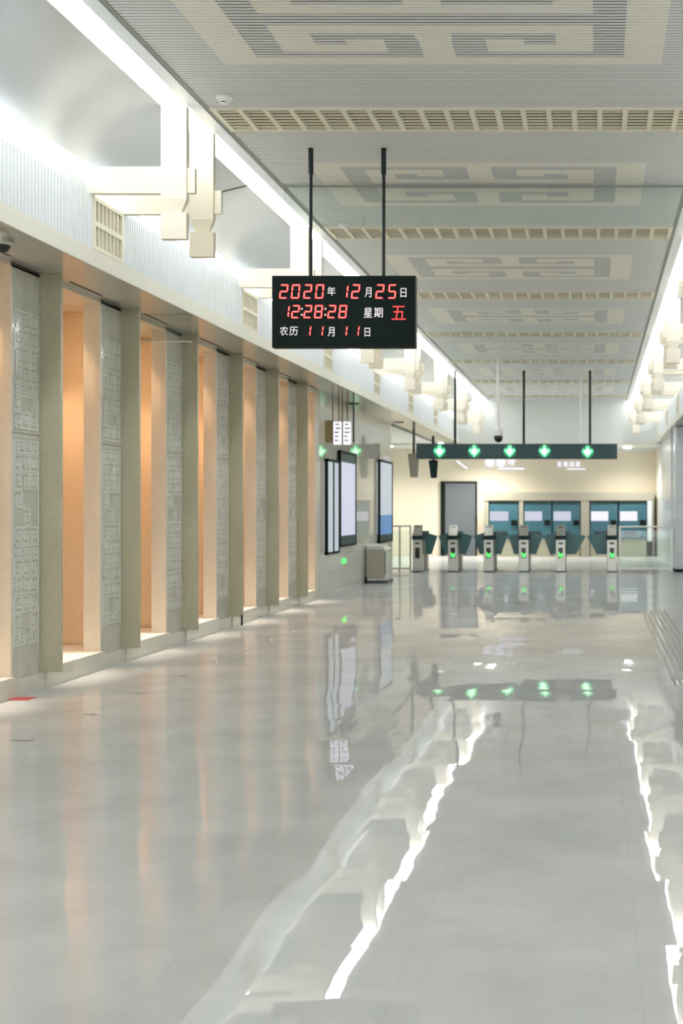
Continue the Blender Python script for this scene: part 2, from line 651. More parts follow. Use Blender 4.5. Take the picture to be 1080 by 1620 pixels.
def ribs(ya, yb):
    r = MB()
    r.box(X_F - 0.06, X_F - 0.012, ya, yb, Z_FT, Z_RT)
    n = max(1, int((yb - ya) / 0.0575))
    st = (yb - ya) / n
    for i in range(n):
        y = ya + i * st
        r.box(X_F - 0.012, X_F, y + 0.009, y + st - 0.009, Z_FT + 0.004, Z_RT)
    return r


edges = [Y0]
for i in range(-3, 7):
    edges += [VW0 + BAY * i, VW1 + BAY * i]
edges = [e for e in edges if e <= Y_HEAD] + [Y_HEAD]
edges = sorted(set(edges))
rib_me = {}
yi = 0
segs = [(Y0, VW0 - 3 * BAY)] if VW0 - 3 * BAY > Y0 else []
for i in range(-3, 7):
    segs.append((VW1 + BAY * i, min(VW0 + BAY * (i + 1), Y_HEAD)))
for a, b in segs:
    a = max(a, Y0)
    if b <= a: continue
    both('trim_4', ribs(a, b), M['rib'])

fas = MB()
fas.box(X_F - 0.06, X_F + 0.006, Y0, Y_HEAD, Z_SOF, Z_FT)
both('trim_5', fas, M['fascia'])
for yj in [14.33 - 4.52, 13.0, 21.4, 30.0]:
    pass

# soffits
sof = MB().box(-4.96, X_F + 0.0, Y0, Y_HEAD, Z_SOF - 0.004, Z_SOF + 0.03)
struct('ceiling', sof, M['soffit'])
struct('ceiling', MB().box(2 * AX + 4.24, 3.2, Y0, Y_HEAD, Z_SOF - 0.004, Z_SOF + 0.03), M['soffit'])
# ceiling over the annex on the left, beyond the wall
struct('ceiling', MB().box(-9.2, -4.962, 30.0, Y_FAR, 3.60, 3.64), M['white_wall'])
# header at the hall's far end and the low soffit behind it
hd = MB()
hd.box(-4.7, 2.6, Y_HEAD, Y_HEAD + 0.15, EYE + 1.99, ZC + 0.4)
struct('wall_header', hd, M['white_wall'])
for px in (793, 838, 888):
    struct('trim_6', MB().box(PX(px, 39.3) - 0.012, PX(px, 39.3) + 0.012, Y_HEAD - 0.006, Y_HEAD, EYE + 2.02, ZC), M['edge'])
struct('trim_7', MB().box(X_F, 2 * AX - X_F, Y_HEAD - 0.02, Y_HEAD, EYE + 1.99, EYE + 2.05), M['fascia'])
struct('ceiling', MB().box(-9.2, 3.2, Y_HEAD + 0.15, Y_FAR, EYE + 1.99, EYE + 2.03), M['white_wall'])
struct('trim_8', MB().box(-4.7, 2.0, Y_FAR - 0.12, Y_FAR, EYE + 1.88, EYE + 1.99), M['white_wall'])

# ------------------------------------------------------------------ light strips
BR = [10.64 + BAY * i for i in range(7)]      # near bracket of each pair
X_S0, X_S1 = -3.655, -3.438


def strip(xa, xb, ya, yb, z, side):
    m = MB().box(xa, xb, ya, yb, z, z + 0.02)
    if side == 'r': m = m.mirrored(AX)
    return m


for side in 'lr':
    sname = 'left' if side == 'l' else 'right'
    runs = [(Y0, 10.64)]
    for i, b in enumerate(BR):
        runs.append((b + 0.075, b + 0.75))
        runs.append((b + 0.825, BR[i + 1] if i < 6 else Y_HEAD - 0.02))
    for n, (a, b) in enumerate(runs):
        where = ('run nearer than every bracket' if n == 0 else
                 ('short piece in %s bracket pair' % ORD[(n - 1) // 2] if n % 2 else
                  'long run beyond %s pair' % ORD[(n - 2) // 2]))
        o = build('light_strip', strip(X_S0, X_S1, a + 0.004, b - 0.004, ZC, side), M['strip'])
        tag(o, 'upper white light strip of the %s cove, %s' % (sname, where), 'strip light', 'upper cove light strips')
    mids = [b + 0.37 for b in BR]
    runs = list(zip([Y0] + [m_ + 0.01 for m_ in mids], mids + [Y_HEAD - 0.02]))
    for n, (a, b) in enumerate(runs):
        where = 'run before every bracket' if n == 0 else 'beyond bracket pair %s' % ORD[n - 1]
        o = build('light_strip', strip(-4.70, -4.480, a, b, EYE + 3.02, side), M['strip_low'])
        tag(o, 'lower light strip of the %s cove over the ribbed parapet, %s' % (sname, where), 'strip light',
            'lower cove light strips')

# ------------------------------------------------------------------ cove brackets
def make_bracket(side):
    root = empty('cove_bracket', (0, 0, 0))
    T = 0.075
    f = (lambda m: m.mirrored(AX)) if side == 'r' else (lambda m: m)
    a, b = X_S0, X_S1
    zt = ZC - 0.002
    z1, z2, z3 = EYE + 2.607, EYE + 2.497, EYE + 2.272
    build('shaft', f(MB().box(a, b, 0, T, z1, zt)), M['cream'], root, bevel=0.003)
    build('neck', f(MB().frustum((a + 0.05, b - 0.05, 0.022, T - 0.012, z2), (a, b, 0, T, z1))), M['cream'], root)
    build('block', f(MB().box(a, b, 0, T, z3, z2)), M['cream'], root, bevel=0.003)
    build('arm', f(MB().box(-4.50, a, 0.004, T - 0.004, EYE + 2.656, EYE + 2.883)), M['cream'], root, bevel=0.003)
    build('stub', f(MB().box(b, -3.372, 0.018, T - 0.010, EYE + 2.662, EYE + 2.872)), M['cream'], root, bevel=0.003)
    return root


for side in 'lr':
    proto = make_bracket(side)
    sname = 'left' if side == 'l' else 'right'
    for i, b in enumerate(BR):
        for j in (0, 1):
            o = proto if (i == 0 and j == 0) else copy_tree(proto)
            o.location = (0, b + 0.75 * j, 0)
            tag(o, 'cream bracket hanging in the %s cove, %s of the %s pair along the hall' % (sname, ('nearer', 'farther')[j], ORD[i]),
                'bracket', 'hanging cream cove brackets')

# parapet vents
def make_vent(side):
    root = empty('wall_vent', (0, 0, 0))
    f = (lambda m: m.mirrored(AX)) if side == 'r' else (lambda m: m)
    w = VW1 - VW0
    fr = MB()
    x0, x1 = X_F - 0.05, X_F + 0.008
    fr.box(x0, x1, 0.004, 0.045, Z_FT + 0.002, Z_RT)
    fr.box(x0, x1, w - 0.045, w - 0.004, Z_FT + 0.002, Z_RT)
    zm = (Z_FT + Z_RT) / 2
    for za, zb in ((Z_FT + 0.002, Z_FT + 0.035), (zm - 0.022, zm + 0.022), (Z_RT - 0.035, Z_RT)):
        fr.box(x0, x1, 0.045, w - 0.045, za, zb)
    build('frame', f(fr), M['vent'], root)
    sl = MB()
    for i in range(1, 7):
        y = 0.045 + (w - 0.09) * i / 7
        sl.box(x0, x1 - 0.004, y - 0.012, y + 0.012, Z_FT + 0.035, Z_RT - 0.035)
    build('slats', f(sl), M['vent'], root)
    build('backing', f(MB().box(x0 - 0.01, x0, 0.004, w - 0.004, Z_FT + 0.002, Z_RT)), M['vent_back'], root)
    return root


for side in 'lr':
    proto = make_vent(side)
    sname = 'left' if side == 'l' else 'right'
    for i in range(7):
        o = proto if i == 0 else copy_tree(proto)
        o.location = (0, VW0 + BAY * i, 0)
        tag(o, 'cream slatted air vent in the %s ribbed parapet, %s from the camera' % (sname, ORD[i]), 'air vent',
            'parapet air vents')
for i in (-1, -2, -3):
    both('trim_4', MB().box(X_F - 0.05, X_F, max(Y0, VW0 + BAY * i), VW1 + BAY * i, Z_FT, Z_RT), M['rib'], 'lr')

# ------------------------------------------------------------------ left wall: fins, relief panels, lit niches
P = 1.89
F0 = 11.0
PL = 0.14
Z_NC = EYE + 2.01              # niche ceiling
XJ = -4.995
JO = 1.345
XB = -5.60
END = 22.12

wl = MB()
# wall body: piers between niches (behind the relief panels)
ks = range(-1, 6)
for k in range(-1, 7):
    fy = F0 + P * k
    j = fy - P + JO                 # far jamb of the niche before this pier
    if k == 6:
        wl.box(XJ, X_LW, j, END, 0.0, Z_SOF)
    else:
        wl.box(XJ, X_LW - 0.012, j + 0.004, fy + 0.04, 0.0, Z_SOF)
wl.box(-5.9, XB, Y0, END, 0.0, 4.3)
wl.box(XB, X_LW, Y0, F0 - P * 2 + JO , 0.0, Z_SOF)
struct('wall_left', wl, M['jamb'])
# near end of the wall before the niches: plain stone
# jamb leading edges
jb = MB()
for k in range(-1, 7):
    fy = F0 + P * k
    j = fy - P + JO
    jb.box(-4.895, X_LW + 0.004, j - 0.012, j + 0.02, PL + 0.02, Z_NC)
struct('trim_9', jb, M['jamb'])
# partitions between the deep recesses
pt = MB()
for k in range(-1, 7):
    fy = F0 + P * k + 0.06
    if fy < END: pt.box(XB, XJ, fy, fy + 0.03, 0.0, Z_SOF)
pt.box(XB, XJ, END - 0.03, END, 0, Z_SOF)
struct('wall_niche', pt, M['niche'])
# niche ceilings and sills
nc = MB().box(XB, X_LW, F0 - 2 * P, END - 0.34, Z_NC, Z_NC + 0.04)
struct('ceiling', nc, M['jamb'])
sl, pf = MB(), MB()
for k in range(-1, 6):
    fy = F0 + P * k
    j = fy + JO
    sl.box(XB, -4.80, fy + 0.04, j + 0.0, PL, PL + 0.028)
    pf.box(XB, -4.80, fy + 0.04, j, 0.0, PL)
    pf.box(-4.80, -4.785, fy + 0.04, j, 0.0, PL + 0.028)
    sl.box(XB, XJ, j, fy + P + 0.06, 0.0, PL + 0.028)
struct('trim_10', sl, M['sill'])
struct('trim_13', pf, M['plinth'])
struct('ceiling', MB().box(-5.9, -4.96, Y0, END, Z_SOF + 0.0, Z_SOF + 0.03), M['soffit'])
bs = MB()
bs.box(X_LW, -4.80, Y0, END, 0.0, PL)
struct('baseboard_left', bs, M['plinth'])

# relief panel motif
def meander(mb, x, y0, z0, s, flip, w=0.010, t=0.006):
    """square fret spiral drawn with raised bars on the wall plane"""
    pts = [(0, 0), (1, 0), (1, 1), (0.18, 1), (0.18, 0.3), (0.72, 0.3), (0.72, 0.72), (0.45, 0.72), (0.45, 0.52)]
    if flip & 1: pts = [(1 - a, b) for a, b in pts]
    if flip & 2: pts = [(a, 1 - b) for a, b in pts]
    for (a0, b0), (a1, b1) in zip(pts[:-1], pts[1:]):
        ya, yb = sorted((y0 + a0 * s, y0 + a1 * s))
        za, zb = sorted((z0 + b0 * s, z0 + b1 * s))
        mb.box(x, x + t, ya - w / 2, yb + w / 2, za - w / 2, zb + w / 2)


pan_root = empty('relief_panel', (X_LW, 0, 0))
pw = P - JO - 0.004
slab = MB()
slab.box(-0.010, 0.0, 0.003, pw, PL, 2.19)
slab.box(-0.010, 0.0, 0.003, pw, 2.20, Z_SOF - 0.02)
build('slab', slab, M['panel'], pan_root, bevel=0.002)
rel = MB()
s = 0.135
rng = random.Random(3)
z = 0.42
while z < 3.2:
    if 2.07 < z < 2.2:
        z = 2.24
    s = rng.choice((0.10, 0.135, 0.135))
    nc_ = 3 if s > 0.12 else 4
    for c in range(nc_):
        if rng.random() < 0.9:
            meander(rel, 0.0, 0.065 + c * (0.445 / nc_), z, s, rng.randint(0, 3), w=0.014)
    z += s + 0.018
rel.box(0, 0.005, 0.035, 0.043, 0.36, 2.15)
rel.box(0, 0.005, 0.535 - 0.02, 0.523, 0.36, 2.15)
rel.box(0, 0.005, 0.035, 0.523, 2.165, 2.173)
build('relief', rel, M['relief'], pan_root)
build('top_gap', MB().box(-0.010, 0.001, 0.003, pw, Z_SOF - 0.02, Z_SOF - 0.004), M['dark_gap'], pan_root)

fin_root = empty('stone_fin', (X_LW, 0, 0))
build('slab', MB().box(0.0, 0.185, 0.0, 0.04, PL, Z_SOF - 0.004), M['fin'], fin_root, bevel=0.003)

lamp_root = empty('niche_downlight', (0, 0, 0))
build('lens', MB().lathe(0, 0, [(0.055, 0.0), (0.055, -0.012)], 20), M['warm_lens'], lamp_root)
ring = MB().lathe(0, 0, [(0.075, 0.0), (0.075, -0.010), (0.056, -0.010), (0.056, 0.0)], 20)
build('ring', ring, M['steel'], lamp_root)
ld = bpy.data.lights.new('niche_spot', 'SPOT')
ld.energy = 76
ld.color = (1.0, 0.66, 0.43)
ld.spot_size = math.radians(95)
ld.spot_blend = 0.7
ld.shadow_soft_size = 0.05
lo = bpy.data.objects.new('niche_spot', ld)
C.objects.link(lo)
lo.parent = lamp_root
lo.location = (0, 0, -0.02)

ld2 = bpy.data.lights.new('niche_pool', 'SPOT')  # second, whiter spot added inside the same lamp to brighten the sill
ld2.energy = 400
ld2.color = (1.0, 0.88, 0.76)
ld2.spot_size = math.radians(24)
ld2.spot_blend = 1.0
ld2.shadow_soft_size = 0.05
lo2 = bpy.data.objects.new('niche_pool', ld2)
C.objects.link(lo2)
lo2.parent = lamp_root
lo2.location = (0.0, 0, -0.02)
lo2.rotation_euler = (math.radians(-9), math.radians(-6), 0)

slot_root = MB().box(-0.012, 0.012, 0, 0.72, -0.003, 0.0)
slot_proto = None
for n, k in enumerate(range(-1, 6)):
    fy = F0 + P * k
    o = fin_root if n == 0 else copy_tree(fin_root)
    o.location = (X_LW, fy, 0)
    tag(o, ('thin olive limestone fin projecting from the left wall, partly out of the frame' if n == 0 else
        'tall olive limestone fin projecting from the left wall, %s from the camera' % ORD[n - 1]), 'fin', 'limestone wall fins')
    p = pan_root if n == 0 else copy_tree(pan_root)
    p.location = (X_LW, fy - pw - 0.004, 0)
    tag(p, ('carved stone relief panel before every niche in view' if n == 0 else
        'tall pale fretwork relief panel on the left wall beside the %s fin from the camera' % ORD[n - 1]), 'wall panel', 'fretwork relief panels')
    l = lamp_root if n == 0 else copy_tree(lamp_root)
    l.location = (-5.33, fy + 1.24, Z_NC)
    tag(l, 'warm round downlight in the orange-lit niche %s along the left wall' % ORD[n], 'downlight', 'warm niche downlights')
    if slot_proto is None:
        slot_proto = build('air_slot', slot_root, M['dark_gap'])
        so = slot_proto
    else:
        so = slot_proto.copy(); C.objects.link(so)
    so.location = (-4.735, fy + 0.40, Z_SOF - 0.004)
    tag(so, 'narrow dark air slot in the soffit above the niche %s along the left wall' % ORD[n], 'air slot', 'soffit air slots')

# ------------------------------------------------------------------ glazed wall beyond the niches
Y_G = 30.0
struct('wall_left_glass', MB().box(-5.1, -4.84, END, Y_G, 0.0, Z_SOF), M['glasswall'])
dado = MB().box(-4.84, -4.82, END, Y_G, 0.0, 0.78)
struct('wall_left_dado', dado, M['dado'])
struct('baseboard_glass', MB().box(-4.82, -4.80, END, Y_G, 0, 0.03), M['plinth'])
struct('trim_11', MB().box(-4.965, -4.90, END, Y_HEAD, Z_SOF - 0.03, Z_SOF - 0.004), M['edge_dark'])
struct('wall_annex', MB().box(-9.2, -5.1, Y_G - 0.1, Y_G, 0, 3.6).box(-9.3, -9.2, Y_G - 0.1, Y_FAR, 0, 3.6), M['white_wall'])

# far wall and right wall
struct('wall_far', MB().box(-9.2, 2.02, Y_FAR, Y_FAR + 0.2, 0, EYE + 1.99), M['beige'])
xr = 2 * AX - X_LW
struct('wall_right', MB().box(xr, xr + 0.3, Y0, 31.0, 0, Z_SOF), M['panel'])
struct('baseboard_right', MB().box(xr - 0.03, xr, Y0, 31.0, 0, PL), M['plinth'])
struct('wall_right_pier', MB().box(2.02, 2.5, 41.3, 42.2, 0, EYE + 1.99), M['cream_pier'])
struct('wall_right_panel', MB().box(2.06, 2.5, 34.4, 41.3, 0, Z_SOF - 0.004), M['cool_white'])
col = MB().box(1.975, 2.62, 31.2, 32.0, 0.06, Z_SOF - 0.004)
struct('wall_right_column', col, M['cool_white'], bevel=0.03)
struct('baseboard_column', MB().box(1.96, 2.64, 31.18, 32.02, 0, 0.06), M['black'])
struct('wall_right_back', MB().box(2.5, 2.8, 31.0, 42.2, 0, Z_SOF), M['cool_white'])
struct('wall_outer_right', MB().box(3.2, 3.3, Y0, Y_FAR, 0, 5.3), M['white_wall'])

# ------------------------------------------------------------------ smoke curtain glass
sc_root = empty('smoke_curtain', (0, 13.3, ZC))
for a, b in ((CEIL_L, PX(629, 13.3) - 0.003), (PX(629, 13.3) + 0.003, PX(863, 13.3) - 0.003), (PX(863, 13.3) + 0.003, CEIL_R)):
    build('pane', MB().box(a, b, -0.005, 0.005, -0.42, -0.01), M['glass'], sc_root)
build('rail', MB().box(CEIL_L, CEIL_R, -0.012, 0.012, -0.014, 0.0), M['edge_dark'], sc_root)
tag(sc_root, 'clear glass smoke curtain hanging across the slatted ceiling behind the clock poles', 'smoke curtain')
ss = empty('smoke_curtain', (0, 13.3, Z_SOF - 0.004))
build('pane', MB().box(-4.82, X_F, -0.005, 0.005, -0.285, 0.0), M['glass'], ss)
build('edge', MB().box(-4.82, X_F, -0.006, 0.006, -0.292, -0.285), M['plastic_white'], ss)
tag(ss, 'small glass smoke curtain under the left soffit near the third fin', 'smoke curtain')

# ------------------------------------------------------------------ LED clock
YS = 11.87
clk = empty('led_clock', (0, YS, EYE + 1.52))
SX0, SX1 = PX(430, YS), PX(657, YS)
SZ0, SZ1 = PZ(550, YS) - clk.location.z, PZ(436, YS) - clk.location.z
build('housing', MB().box(SX0, SX1, 0.0, 0.11, SZ0, SZ1), M['black'], clk, bevel=0.004)
build('face', MB().box(SX0 + 0.022, SX1 - 0.022, -0.004, 0.0, SZ0 + 0.022, SZ1 - 0.022), M['sign_dark'], clk)


def cx(u): return SX0 + (u - 110) / 815.0 * (SX1 - SX0)
def cz(v): return SZ1 - (v - 778) / 411.0 * (SZ1 - SZ0)


SEG = {'0': 'abcdef', '1': 'bc', '2': 'abged', '5': 'afgcd', '8': 'abcdefg'}


def seg_quads(ch, u0, u1, v0, v1, th, slant=8):
    """slanted seven-segment digit as outline polygons in (u, v)"""
    h, w = v1 - v0, (u1 - u0) - slant
    def pt(a, b):
        return (u0 + a + slant * (1 - b / h), v0 + b)
    g = 2.0
    m = h / 2
    out = {}
    out['a'] = [pt(g, 0), pt(w - g, 0), pt(w - g - th * .6, th), pt(g + th * .6, th)]
    out['d'] = [pt(g + th * .6, h - th), pt(w - g - th * .6, h - th), pt(w - g, h), pt(g, h)]
    out['g'] = [pt(g + th * .5, m - th / 2), pt(w - g - th * .5, m - th / 2), pt(w - g, m), pt(w - g - th * .5, m + th / 2), pt(g + th * .5, m + th / 2), pt(g, m)]
    out['f'] = [pt(0, g), pt(th, th + g), pt(th, m - th / 2), pt(0, m - g)]
    out['b'] = [pt(w - th, th + g), pt(w, g), pt(w, m - g), pt(w - th, m - th / 2)]
    out['e'] = [pt(0, m + g), pt(th, m + th / 2), pt(th, h - th - g), pt(0, h - g)]
    out['c'] = [pt(w - th, m + th / 2), pt(w, m + g), pt(w, h - g), pt(w - th, h - th - g)]
    return [out[s] for s in SEG[ch]]


def digit(ch, u0, u1, v0, v1, th=9):
    name = 'digit'
    for mt, k, y in ((M['led_red'], th, 0.0), (M['led_core'], th * 0.42, -0.0012)):
        mb = MB()
        for poly in seg_quads(ch, u0, u1, v0, v1, th):
            if k != th:
                c = (sum(p[0] for p in poly) / len(poly), sum(p[1] for p in poly) / len(poly))
                wu = max(p[0] for p in poly) - min(p[0] for p in poly)
                wv = max(p[1] for p in poly) - min(p[1] for p in poly)
                fu, fv = (0.8, 0.36) if wu > wv else (0.36, 0.8)
                poly = [(c[0] + (p[0] - c[0]) * fu, c[1] + (p[1] - c[1]) * fv) for p in poly]
            mb.prism_y([(cx(a), cz(b)) for a, b in reversed(poly)], -0.0058 + y, -0.004 + y)
        o = build(name if k == th else 'segment_core', mb, mt, clk if k == th else dig)
        if k == th: dig = o


for ch, a, b in (('2', 150, 206), ('0', 217, 273), ('2', 287, 341), ('0', 354, 409), ('2', 558, 613), ('2', 696, 751), ('5', 766, 820)):
    digit(ch, a, b, 828, 910)
for a_, b_, c_, d_ in ((502, 547, 832, 908), (164, 214, 948, 1018), (288, 336, 1064, 1124), (362, 406, 1064, 1124), (500, 542, 1064, 1124), (566, 610, 1064, 1124)):
    mb = MB()
    for poly in seg_quads('8', a_, b_, c_, d_, 8):
        mb.prism_y([(cx(a), cz(b)) for a, b in reversed(poly)], -0.0048, -0.004)
    build('unlit_digit', mb, M['led_off'], clk)
digit('1', 506, 547, 832, 908)
for ch, a, b in (('2', 218, 271), ('2', 288, 341), ('8', 348, 402), ('2', 424, 477), ('8', 486, 540)):
    digit(ch, a, b, 946, 1022)
digit('1', 172, 214, 948, 1018)
for a in (296, 366, 502, 570):
    digit('1', a, a + 40, 1064, 1124, 8)
for uu in (280, 414):
    for vv in (968, 1002):
        build('colon_dot', MB().box(cx(uu - 5), cx(uu + 5), -0.006, -0.004, cz(vv + 5), cz(vv - 5)), M['led_core'], clk)


# glyphs are drawn from strokes of a text face turned into mesh
deps = None


def text_mesh(txt, mt, parent, u0, u1, v0, v1, bold=0.0, name='legend'):
    cu = bpy.data.curves.new('legend', 'FONT')
    cu.body = txt
    cu.size = 1.0
    cu.extrude = 0.001
    cu.offset = bold
    cu.resolution_u = 3
    tmp = bpy.data.objects.new('legend_tmp', cu)
    C.objects.link(tmp)
    dg = bpy.context.evaluated_depsgraph_get()
    dg.update()
    me = bpy.data.meshes.new_from_object(tmp.evaluated_get(dg))
    bpy.data.objects.remove(tmp)
    bpy.data.curves.remove(cu)
    xs = [v.co.x for v in me.vertices]; ys = [v.co.y for v in me.vertices]
    if not xs: return None
    x0, x1, y0, y1 = min(xs), max(xs), min(ys), max(ys)
    X0, X1, Z0, Z1 = cx(u0), cx(u1), cz(v1), cz(v0)
    for v in me.vertices:
        x = X0 + (v.co.x - x0) / (x1 - x0) * (X1 - X0)
        zz = Z0 + (v.co.y - y0) / (y1 - y0) * (Z1 - Z0)
        yy = -0.0045 - v.co.z
        v.co = (x, yy, zz)
    me.materials.clear()
    me.materials.append(mt)
    return link_obj(name, me, parent)


for t, a, b, c_, d in (('年', 425, 471, 842, 893), ('月', 637, 676, 846, 902), ('日', 840, 874, 850, 902),
                       ('星', 632, 680, 962, 1018), ('期', 690, 740, 960, 1018), ('农', 156, 202, 1068, 1120), ('历', 210, 258, 1070, 1120),
                       ('月', 427, 466, 1072, 1126), ('日', 636, 668, 1076, 1126)):
    text_mesh(t, M['led_white'], clk, a, b, c_, d, bold=0.01)
text_mesh('五', M['led_red'], clk, 790, 870, 952, 1030, bold=-0.008, name='weekday')
for (ux, uy) in ((489.5, 488), (607, 602)):
    xt, xb_ = PX(ux, YS), PX(uy, YS)
    xm = (xt + xb_) / 2 + 0.004
    zc = ZC - clk.location.z
    build('pole', MB().lathe(xm, 0.055, [(0.016, zc - 0.2), (0.016, SZ1)], 16), M['pole'], clk, smooth=False)
    build('sleeve', MB().lathe(xm, 0.055, [(0.024, zc), (0.024, zc - 0.24), (0.02, zc - 0.25)], 16), M['pole'], clk)
tag(clk, 'black hanging digital clock with red numerals and white characters under the ceiling', 'clock')

# ------------------------------------------------------------------ small ceiling devices
sd = empty('smoke_detector', (PX(355, 10.42), 10.42, ZC))
build('base', MB().lathe(0, 0, [(0.065, 0), (0.068, -0.02), (0.055, -0.035)], 24), M['plastic_white'], sd, smooth=False)
build('chamber', MB().lathe(0, 0, [(0.04, -0.035), (0.038, -0.06), (0.028, -0.068)], 24), M['plastic_white'], sd)
build('indicator', MB().box(-0.02, 0.02, -0.041, -0.037, -0.058, -0.050), M['plastic_dark'], sd)
tag(sd, 'white round smoke detector on the ceiling near the first grille', 'smoke detector')
sd2 = empty('smoke_detector', (PX(543, 15.05), 15.05, ZC))
build('base', MB().lathe(0, 0, [(0.06, 0), (0.062, -0.02), (0.05, -0.035)], 20), M['plastic_white'], sd2)
build('chamber', MB().lathe(0, 0, [(0.036, -0.035), (0.034, -0.055)], 20), M['plastic_white'], sd2)
tag(sd2, 'small white smoke detector before the second ceiling grille, beside the clock pole', 'smoke detector')

dc = empty('dome_camera', (-4.52, 9.62, Z_SOF - 0.004))
build('housing', MB().lathe(0, 0, [(0.09, 0), (0.09, -0.03), (0.075, -0.045)], 28), M['steel'], dc)
build('dome', MB().lathe(0, 0, [(0.068, -0.045), (0.064, -0.065), (0.05, -0.085), (0.028, -0.098), (0.008, -0.102)], 28), M['plastic_dark'], dc, smooth=True)
tag(dc, 'silver dome camera under the left soffit at the frame edge', 'camera')
for i, (px, Y) in enumerate(((558, 24.6), (630, 29.9))):
    o = empty('soffit_speaker', (PX(px, Y), Y, Z_SOF - 0.004))
    build('rim', MB().lathe(0, 0, [(0.13, 0), (0.13, -0.012), (0.105, -0.012), (0.105, 0)], 24), M['steel_dark'], o)
    build('mesh_cover', MB().lathe(0, 0, [(0.104, 0), (0.104, -0.008)], 24), M['black'], o)
    tag(o, 'dark round speaker in the left soffit, %s' % ('nearer one above the hanging lit sign' if i == 0 else 'farther one close to the gate sign'),
        'speaker', 'soffit speakers')

# pendant dome camera on a white pole
Yp = 28.3
pc = empty('pendant_camera', (PX(788, Yp), Yp, ZC))
zb = PZ(700, Yp) - ZC
build('pole', MB().lathe(0, 0, [(0.03, 0), (0.03, zb + 0.28)], 16), M['plastic_white'], pc)
build('housing', MB().lathe(0, 0, [(0.05, zb + 0.34), (0.09, zb + 0.29), (0.105, zb + 0.2), (0.105, zb + 0.15)], 24), M['plastic_white'], pc)
build('dome', MB().lathe(0, 0, [(0.10, zb + 0.15), (0.10, zb + 0.09), (0.075, zb + 0.03), (0.03, zb)], 24), M['plastic_dark'], pc, smooth=True)
tag(pc, 'black dome camera on a long white ceiling pole above the gate sign', 'camera')
wp = build('ceiling_rod', MB().lathe(PX(917, 33), 33, [(0.028, ZC), (0.028, PZ(702, 33))], 12), M['plastic_white'])
tag(wp, 'thin white rod hanging from the ceiling behind the gate sign toward its right end', 'rod')

# downlights under far soffit
for px, py, Y, lab in ((992, 699, 40.3, 'bright round downlight under the far soffit to the right of the gate sign'),
                       (776, 696, 40.3, 'bright round downlight under the far soffit beside the pendant camera')):
    zz = EYE + 1.99
    o = empty('far_downlight', (PX(px, Y), Y, zz))
    lamp('SPOT', (0, 0, -0.09), FAR_W, (1, 0.96, 0.88)).parent = o
    build('lens', MB().lathe(0, 0, [(0.13, 0), (0.13, -0.03), (0.1, -0.06)], 20), M['down'], o)
    build('ring', MB().lathe(0, 0, [(0.17, 0), (0.17, -0.012), (0.131, -0.012), (0.131, 0)], 20), M['plastic_white'], o)
    tag(o, lab, 'downlight', 'far soffit downlights')

# unseen downlights added to brighten the far end: behind the sign and over the annex
for n_, (x, y, z_) in enumerate(((-3.8, 40.4, EYE + 1.99), (-6.5, 40.0, EYE + 1.99), (-6.2, 33.5, 3.6), (-6.2, 37.0, 3.6))):
    o = empty('far_downlight', (x, y, z_))
    lamp('SPOT', (0, 0, -0.06), FAR_W, (1, 0.96, 0.88)).parent = o
    build('lens', MB().lathe(0, 0, [(0.11, 0), (0.11, -0.02)], 20), M['down'], o)
    build('ring', MB().lathe(0, 0, [(0.15, 0), (0.15, -0.012), (0.111, -0.012), (0.111, 0)], 20), M['plastic_white'], o)
    tag(o, ('added round downlight under the far soffit behind the %s' % ('left part of the gate sign', 'grey monitor')[n_]) if n_ < 2 else
        'added round downlight over the side area left of the gates, %s' % ('nearer', 'farther')[n_ - 2], 'downlight', 'far soffit downlights')

# ------------------------------------------------------------------ gate sign
YG = 31.0
gs = empty('gate_sign', (0, YG, PZ(726, YG)))
gx0, gx1 = PX(658, YG), PX(976, YG)
gh = PZ(702, YG) - PZ(726, YG)
build('housing', MB().box(gx0, gx1, 0, 0.18, 0, gh), M['gate_sign'], gs, bevel=0.006)
ARW = [(695, 714), (750, 714), (806, 714), (861, 714), (929, 715)]


def down_arrow(cx_, cz_, s, y0, y1):
    """fat down arrow outline, about 1 unit tall"""
    P_ = [(-0.15, 0.55), (0.15, 0.55), (0.15, 0.22), (0.42, 0.26), (0.52, 0.04), (0.0, -0.55), (-0.52, 0.04), (-0.42, 0.26), (-0.15, 0.22)]
    P_ = list(reversed(P_))
    return MB().prism_y([(cx_ + a * s, cz_ + b * s) for a, b in P_], y0, y1)


for px, py in ARW:
    ax_, az = PX(px, YG), PZ(py, YG) - gs.location.z
    a = MB()
    pts = [(ax_ + 0.155 * math.cos(t * math.pi / 12), az + 0.155 * math.sin(t * math.pi / 12)) for t in range(24)]
    a.prism_y(pts, -0.004, 0.0)
    disc = build('arrow_glow_disc', a, M['green_glow'], gs)  # painted disc standing for the round glow around the arrow
    build('arrow', down_arrow(ax_, az, 0.27, -0.010, -0.004), M['green'], disc)
    build('arrow_core', down_arrow(ax_, az - 0.005, 0.17, -0.012, -0.010), M['green_core'], disc)
for px, top in ((719, ZC), (828, ZC), (933, ZC)):
    build('pole', MB().lathe(PX(px, YG), 0.09, [(0.03, top - gs.location.z), (0.03, gh)], 14), M['pole'], gs)
build('pole', MB().lathe(PX(684, YG), 0.09, [(0.03, PZ(689, YG) - gs.location.z), (0.03, gh)], 14), M['pole'], gs)
tag(gs, 'long slate overhead sign with five green down arrows above the gates', 'sign')

